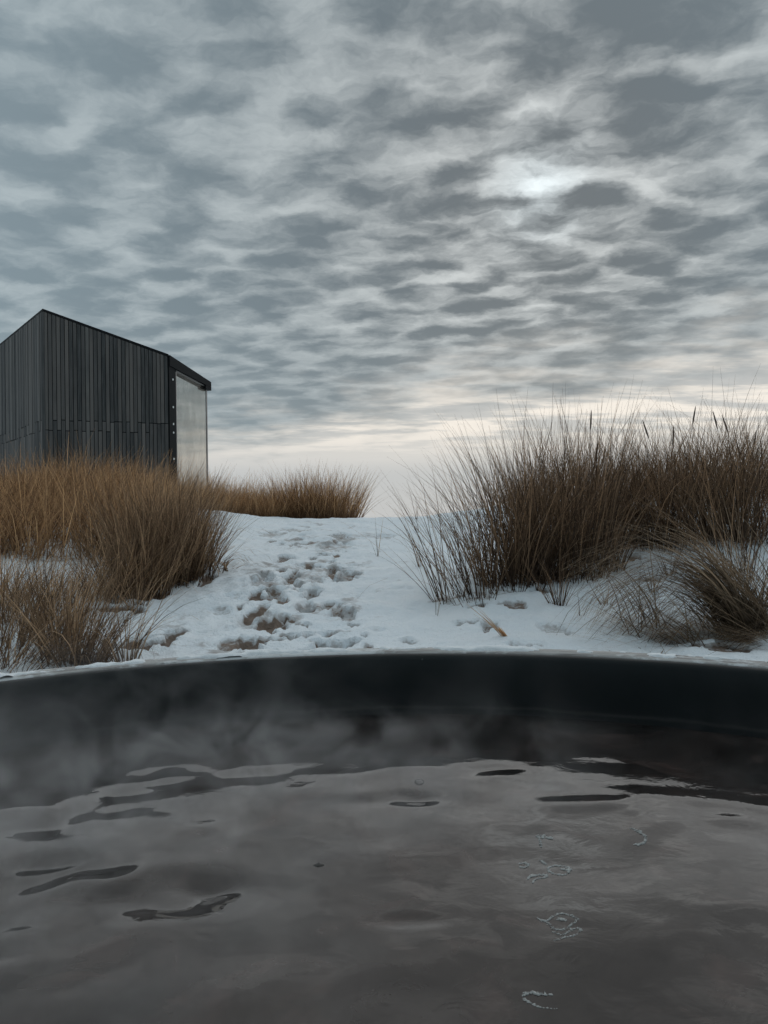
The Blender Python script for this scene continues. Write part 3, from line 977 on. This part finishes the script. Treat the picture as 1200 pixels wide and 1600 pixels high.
# --- left bank: dense field behind, then separate clumps
r = np.random.default_rng(101)
FIELD = Bunch()
cnt = 0
for k in range(900):
    yy = r.uniform(5.0, 10.4)
    f = r.uniform(-.66, -.205)
    xx = f*yy
    edge_f = -.258 - .012*math.sin(yy*2.0)
    if f > edge_f: continue
    if yy < 6.2 and (f > -.30 or r.uniform() < .42): continue
    hgt_ = .56 + .09*math.sin(xx*2.1+yy) + .08*math.sin(xx*5.3)
    if f > -.27: hgt_ *= .95
    clump(FIELD, r, xx, yy, 24 if yy > 6.6 else 28, .10, hgt_*r.uniform(.85, 1.12), fan=.30, lean=(.16+r.normal(0, .06), .02),
          droop=.62, w=.0064, tone_add=r.normal(.08, .13), seg=5, stray=.25, dead=.25)
    if yy < 9: litter(xx, yy, .22, .55)
    cnt += 1
o = FIELD.build('dune_grass', m_straw)
tag(o, 'dense golden brown marram grass covering the left dune before the cabin', 'grass', kind='stuff')

FAR = Bunch()
for k in range(150):
    yy = r.uniform(9.5, 11.6)
    f = r.uniform(-.245, -.135)
    clump(FAR, r, f*yy, yy, 34, .10, r.uniform(.42, .62), fan=.34, lean=(.10, 0), droop=.6, w=.006, tone_add=.18, seg=5)
o = FAR.build('dune_grass', m_straw)
tag(o, 'low tan grass strip along the dune crest left of the rounded hummock', 'grass', kind='stuff')

tuft('grass_clump', 500, 812, 2600, .20, .74, m_straw, 'rounded brown grass hummock on the crest where the footprints end', G_L,
     subs=26, spread=.42, fan=.40, lean=(.05, 0), droop=.55, w=.006, seg=5, lit=0, ground=(-.85, 10.1), tone_add=.04)
tuft('grass_clump', 236, 906, 1300, .14, .76, m_brown, 'tall dark grass clump at the snow edge in front of the glass screen', G_L,
     subs=9, spread=.24, fan=.32, lean=(.02, 0), droop=.45, w=.0046)
tuft('grass_clump', 200, 930, 640, .12, .52, m_brown, 'upright brown clump left of the tall dark one on the left bank', G_L,
     subs=6, spread=.20, fan=.36, lean=(-.04, 0), droop=.55, w=.0046)
tuft('grass_clump', 270, 884, 760, .12, .70, m_brown, 'bushy clump leaning right against the sky beside the glass screen', G_L,
     subs=6, spread=.17, fan=.36, lean=(.05, 0), droop=.5, w=.0046)
tuft('grass_clump', 338, 880, 46, .05, .42, m_brown, 'small broken drooping tuft at the right tip of the left bank', G_L,
     fan=.5, lean=(.45, -.1), droop=1.6, w=.0042, dead=.5)
tuft('grass_clump', 90, 940, 620, .16, .40, m_straw, 'pale bleached clump bent to the right in the middle of left bank', G_L,
     subs=7, spread=.34, fan=.4, lean=(.30, 0), droop=1.1, w=.0042, tone_add=.16, lit=.5)
tuft('grass_clump', 25, 965, 420, .14, .42, m_brown, 'clump cut by the left photo edge, above the tub rim', G_L,
     subs=5, spread=.26, fan=.34, lean=(.08, 0), droop=.6, w=.0042)
tuft('grass_clump', 75, 1003, 300, .12, .50, m_brown, 'upright stems standing in snow just behind the tub rim at far left', G_L,
     subs=4, spread=.16, fan=.28, lean=(.10, 0), droop=.5, w=.0038, lit=.5)
tuft('grass_clump', 128, 1036, 400, .10, .48, m_brown, 'shaggy drooping clump touching the tub rim on the left', G_L,
     subs=3, spread=.12, fan=.5, lean=(.12, -.04), droop=1.3, w=.0036, lit=.5)
tuft('grass_clump', 192, 1040, 70, .05, .42, m_brown, 'thin arching tuft beside the bare sand patch by the rim', G_L,
     fan=.7, lean=(-.25, .05), droop=1.1, w=.0034, lit=.2)
tuft('grass_clump', 205, 1010, 5, .03, .62, m_dark, 'few long bent blades reaching over the bare sand patch', G_L,
     fan=.3, lean=(.75, -.1), droop=1.3, w=.0034, lit=0, dead=0)
tuft('grass_clump', 212, 950, 60, .04, .30, m_brown, 'small upright tuft on the sand clod at the snow edge', G_L,
     fan=.6, lean=(-.1, 0), droop=.5, w=.0038, lit=.3)
tuft('grass_clump', 20, 1045, 240, .12, .40, m_brown, 'flattened stems lying in snow at the left end of the rim', G_L,
     subs=3, spread=.15, fan=.8, lean=(.5, -.1), droop=1.3, w=.0036, lit=.3)

# --- right bank
RB = Bunch()
r = np.random.default_rng(202)
for k in range(300):
    yy = r.uniform(5.6, 9.3)
    f = r.uniform(.15, .64)
    if f < .22 and yy < 7: continue
    hh_ = r.uniform(.52, .82)*(1.12 if f > .42 else 1.0)*(.75 if .29 < f < .36 else 1.0)*(.8 if f < .2 else 1)
    clump(RB, r, f*yy, yy, 15, .08, hh_, fan=.36, lean=(.02+r.normal(0, .12), 0), droop=.55, w=.0058, seg=5, tone_add=r.normal(.02, .10), stray=.2, hv=.18)
    litter(f*yy, yy, .14, .5)
o = RB.build('dune_grass', m_dark)
tag(o, 'dark brown marram grass filling the right dune behind the nearer clumps', 'grass', kind='stuff')

RC = [
    (748, 934, 130, .10, .80, 4, .18, .36, (-.18, 0), .5, 'sparse clump leaning left at the left end of right bank'),
    (805, 915, 300, .13, .92, 5, .20, .30, (-.06, 0), .45, 'upright dark clump right of the sparse leaning one'),
    (858, 905, 760, .14, 1.04, 7, .24, .26, (.00, 0), .40, 'tallest densest dark clump in the middle of the right bank'),
    (905, 872, 620, .15, 1.10, 7, .28, .28, (.02, 0), .40, 'tall clump just right of the densest one, tips against sky'),
    (955, 892, 120, .07, .58, 2, .06, .42, (.05, 0), .5, 'small fan-shaped clump in the snow gap below the tall ones'),
    (1000, 850, 220, .13, .92, 4, .24, .36, (-.16, 0), .5, 'clump leaning left with dark seed spikes, right of the tallest'),
    (962, 848, 200, .13, .86, 4, .24, .34, (-.04, 0), .5, 'lower clump in the dip between the tallest clump and the seed spikes'),
    (1028, 852, 240, .13, .90, 4, .22, .32, (-.05, 0), .45, 'clump between the two seed spike clumps, no spikes of its own'),
    (1060, 845, 260, .13, 1.00, 4, .26, .34, (-.10, 0), .45, 'dark clump with several seed spikes near the right edge'),
    (1120, 838, 300, .13, 1.06, 5, .28, .34, (.06, 0), .45, 'tall loose clump on the dune top near the right edge'),
    (1185, 842, 280, .13, 1.04, 5, .26, .36, (-.06, 0), .5, 'clump cut by the right photo edge on the dune top'),
    (1165, 905, 80, .10, .95, 3, .18, .42, (-.18, 0), .6, 'thin pale stems in front of the dune top at right edge'),
    (715, 905, 34, .08, .70, 3, .16, .42, (-.24, 0), .55, 'few thin stems fanning left beside the sparse leaning clump'),
]
for (a, b, n, rad, h, subs, spread, fan, lean, droop, lab) in RC:
    tuft('grass_clump', a, b, n, rad, h, m_dark, lab, G_R, subs=subs, spread=spread, fan=fan, lean=lean, droop=droop, w=.0050, lit=.55, dead=.10, stray=.17, hv=.15)

# wind-thrown arch of grass by the rim, lower right
r = np.random.default_rng(303)
B = Bunch()
gx, gy = hit(1168, 985)
def arch(n, ox, oy, azm, azs, th, bend, L, wv_=.0036, tone_=None):
    x = gx+ox+r.normal(0, .05, n); y = gy+oy+r.normal(0, .05, n)
    B.add(blades(r, np.stack([x, y, base_h(x, y)-.02], 1), L*r.uniform(.7, 1.15, n), np.abs(r.normal(th, .14, n)),
                 r.normal(azm, azs, n), np.abs(r.normal(bend, .35, n)), wv_*r.uniform(.7, 1.3, n), 9, 1.1, tone_, .2))
arch(240, .02, .05, math.pi*1.0, .15, .22, 2.25, .92, .0056)
arch(110, -.04, .02, math.pi*1.03, .22, .5, 1.8, .85, .0052)
arch(90, .00, .02, math.pi*1.05, .2, .35, 2.1, .70, .0044)
arch(70, .02, .05, math.pi*.93, .3, .3, 1.6, .74, .0040)
arch(120, .10, .02, .3, .7, .25, 1.6, .6)
arch(90, -.30, -.14, math.pi, .5, .9, .9, .40)
arch(170, .05, -.16, math.pi*.98, .35, 1.35, .25, .55)
arch(120, -.2, -.16, .1, .5, 1.35, .3, .50)
arch(46, .0, .1, math.pi, 1.6, .15, .35, .62)
arch(14, -.1, .0, math.pi, .35, .9, .9, .75)
for _ in range(26):                                   # loose straw fallen around its foot
    arch(9, r.uniform(-.55, .30), r.uniform(-.28, .22), r.uniform(0, 6.3), .5, r.uniform(.7, 1.4), r.uniform(.1, .8), r.uniform(.25, .55), .0042)
for _ in range(7):
    arch(26, r.uniform(-.35, .3), r.uniform(-.1, .35), r.choice([math.pi, 0.2]), .5, .25, r.uniform(.5, 1.5), r.uniform(.4, .6), .0042)
for ox in (-.42, -.2, 0, .2): litter(gx+ox, gy-.08, .18, .45)
o = B.build('grass_clump', m_arch)
piv = Vector((gx, gy, float(base_h(gx, gy)))); o.data.transform(Matrix.Translation(-piv)); o.location = piv
tag(o, 'wind-bent clump arching over to the left behind the rim at lower right', 'grass clump', G_R)

# sprouts standing alone in the snow
SP = [
    (657, 886, 16, .02, .36, .35, (0, 0), .4, 'small upright sprout alone in snow left of the right bank'),
    (655, 832, 10, .02, .52, .12, (-.55, 0), .25, 'leaning sprout on the snow crest left of the right bank'),
    (650, 812, 8, .04, .34, .3, (0, 0), .3, 'thin upright stems on the snow crest against pale sky'),
    (590, 870, 4, .01, .30, .3, (-.12, 0), .3, 'pair of thin blades in snow right of the footprints'),
    (682, 962, 3, .015, .30, .25, (-.05, 0), .3, 'single thin blades in front of the sparse leaning clump'),
    (873, 948, 60, .03, .34, .4, (-.08, 0), .45, 'short tuft in front of the tallest dark clump'),
    (910, 895, 7, .02, .22, .3, (0, 0), .5, 'thin sprout in the snow between two dark clumps'),
    (948, 945, 18, .02, .20, .6, (.1, 0), 1.0, 'tiny curled brown sprout in open snow at right'),
    (930, 920, 8, .02, .16, .6, (.2, 0), .9, 'little bent sprout left of the curled brown one'),
    (1018, 925, 14, .02, .26, .5, (0, 0), .6, 'small sprout above the wind-bent arching clump'),
    (905, 960, 4, .02, .26, .3, (.1, 0), .5, 'few hair-thin blades in snow left of the arching clump'),
    (742, 944, 10, .02, .14, .5, (-.4, 0), .6, 'short dark stubs at foot of the sparse leaning clump'),
    (1045, 900, 30, .03, .30, .4, (-.1, 0), .6, 'short fan tuft in snow below the seed spikes'),
]
for (a, b, n, rad, h, fan, lean, droop, lab) in SP:
    tuft('grass_sprout', a, b, n, rad, h, m_dark, lab, G_S, cat='grass sprout', fan=fan, lean=lean, droop=droop, w=.0036, lit=.35 if n > 12 else 0, dead=.05)

# stiff tan stalk with a thick foot, leaning left
r = np.random.default_rng(404)
B = Bunch()
gx, gy = hit(792, 996)
n = 9
x = np.full(n, gx)+r.normal(0, .006, n); y = np.full(n, gy)+r.normal(0, .006, n)
B.add(blades(r, np.stack([x, y, base_h(x, y)-.01], 1), r.uniform(.12, .28, n), r.normal(.72, .07, n), r.normal(math.pi*.96, .1, n),
             np.abs(r.normal(.15, .1, n)), np.full(n, .0042), 5, 1.2, np.full(n, .55)))
n = 10
x = np.full(n, gx)+r.normal(0, .008, n); y = np.full(n, gy)+r.normal(0, .008, n)
B.add(blades(r, np.stack([x, y, base_h(x, y)-.01], 1), r.uniform(.05, .075, n), r.normal(.6, .05, n), r.normal(math.pi*.96, .1, n),
             np.zeros(n), np.full(n, .012), 3, 1.2, np.full(n, .95)))
o = B.build('grass_sprout', m_straw)
piv = Vector((gx, gy, float(base_h(gx, gy)))); o.data.transform(Matrix.Translation(-piv)); o.location = piv
tag(o, 'broken tan stalk with a thick foot, leaning left behind the rim', 'grass sprout', G_S)

# dead curled leaf rags at the tip of the left bank
r = np.random.default_rng(505)
B = Bunch()
gx, gy = hit(345, 893)
n = 26
x = gx+r.normal(0, .05, n); y = gy+r.normal(0, .05, n)
B.add(blades(r, np.stack([x, y, base_h(x, y)+.01], 1), r.uniform(.08, .24, n), r.uniform(.3, 1.2, n), r.uniform(0, 6.3, n),
             r.uniform(.6, 2.2, n), np.full(n, .010), 6, 1.2, r.uniform(.1, .9, n), .6))
o = B.build('dead_leaves', m_brown)
piv = Vector((gx, gy, float(base_h(gx, gy)))); o.data.transform(Matrix.Translation(-piv)); o.location = piv
tag(o, 'curled dead leaf rags on the snow at the tip of left bank', 'dead leaves')

# seed spikes: thing = a flowering stem with its seed head
SEEDS = [(924, 640, 918, 872, 6.4), (1087, 634, 1062, 850, 6.6), (1004, 656, 1052, 850, 6.5), (1114, 642, 1150, 850, 6.8), (1053, 664, 1046, 846, 6.4),
         (1128, 648, 1176, 846, 6.6), (1182, 672, 1166, 848, 6.6), (935, 690, 915, 870, 6.2), (1150, 690, 1180, 850, 6.9)]
SL = ['dark seed spike at the very top of the tallest dark clump', 'thickest dark seed spike, leaning right above the right bank',
      'slim seed spike leaning left of the spike group', 'seed spike tall against sky near the right edge', 'straight seed spike left of the thickest one',
      'seed spike just right of the tall one near right edge', 'seed spike closest to the right photo edge',
      'lower seed spike on the right of the tallest clump', 'short seed spike low between the right edge spikes']
for (a, b, a0, b0, Y), lab in zip(SEEDS, SL):
    rt_, rb_ = px_ray(a, b), px_ray(a0, b0)
    top = Vector(rt_*(Y/rt_[1])) + Vector((0, 0, EYE))
    bx, by = rb_[0]*Y/rb_[1], Y
    bot = Vector((bx, by, float(base_h(bx, by))-.02))
    em = bpy.data.objects.new('flowering_stem', None); COL.objects.link(em); em.location = bot
    tag(em, lab, 'seed spike', 'seed spikes on the right bank')
    ax = (top-bot); H = ax.length; ax.normalize()
    sx = ax.orthogonal().normalized(); sy = ax.cross(sx)
    def tube(name, prof, mat, k=7):
        vs, fs = [], []
        for (f, rr_) in prof:
            for i in range(k):
                ph = 2*math.pi*i/k
                vs.append(ax*(f*H)+sx*(rr_*math.cos(ph))+sy*(rr_*math.sin(ph)))
        for j in range(len(prof)-1):
            for i in range(k):
                fs.append((j*k+i, j*k+(i+1) % k, (j+1)*k+(i+1) % k, (j+1)*k+i))
        return mesh_obj(name, vs, fs, mat, em, True)
    hs = .17/H
    tube('stem', [(0, .0022), (1-hs, .0018)], m_seed, 5)
    tube('seed_head', [(1-hs-.003, .001), (1-hs*.93, .0045), (1-hs*.7, .0070), (1-hs*.4, .0064), (1-hs*.12, .0038), (1, .0008)], m_seed)

# ------------------------------------------------------------------ ground (one sheet to the horizon)
ground = np_mesh('ground', GV, GQ, m_snow, True, {'sand': GS, 'litter': LITTER})
tag(ground, kind='structure')
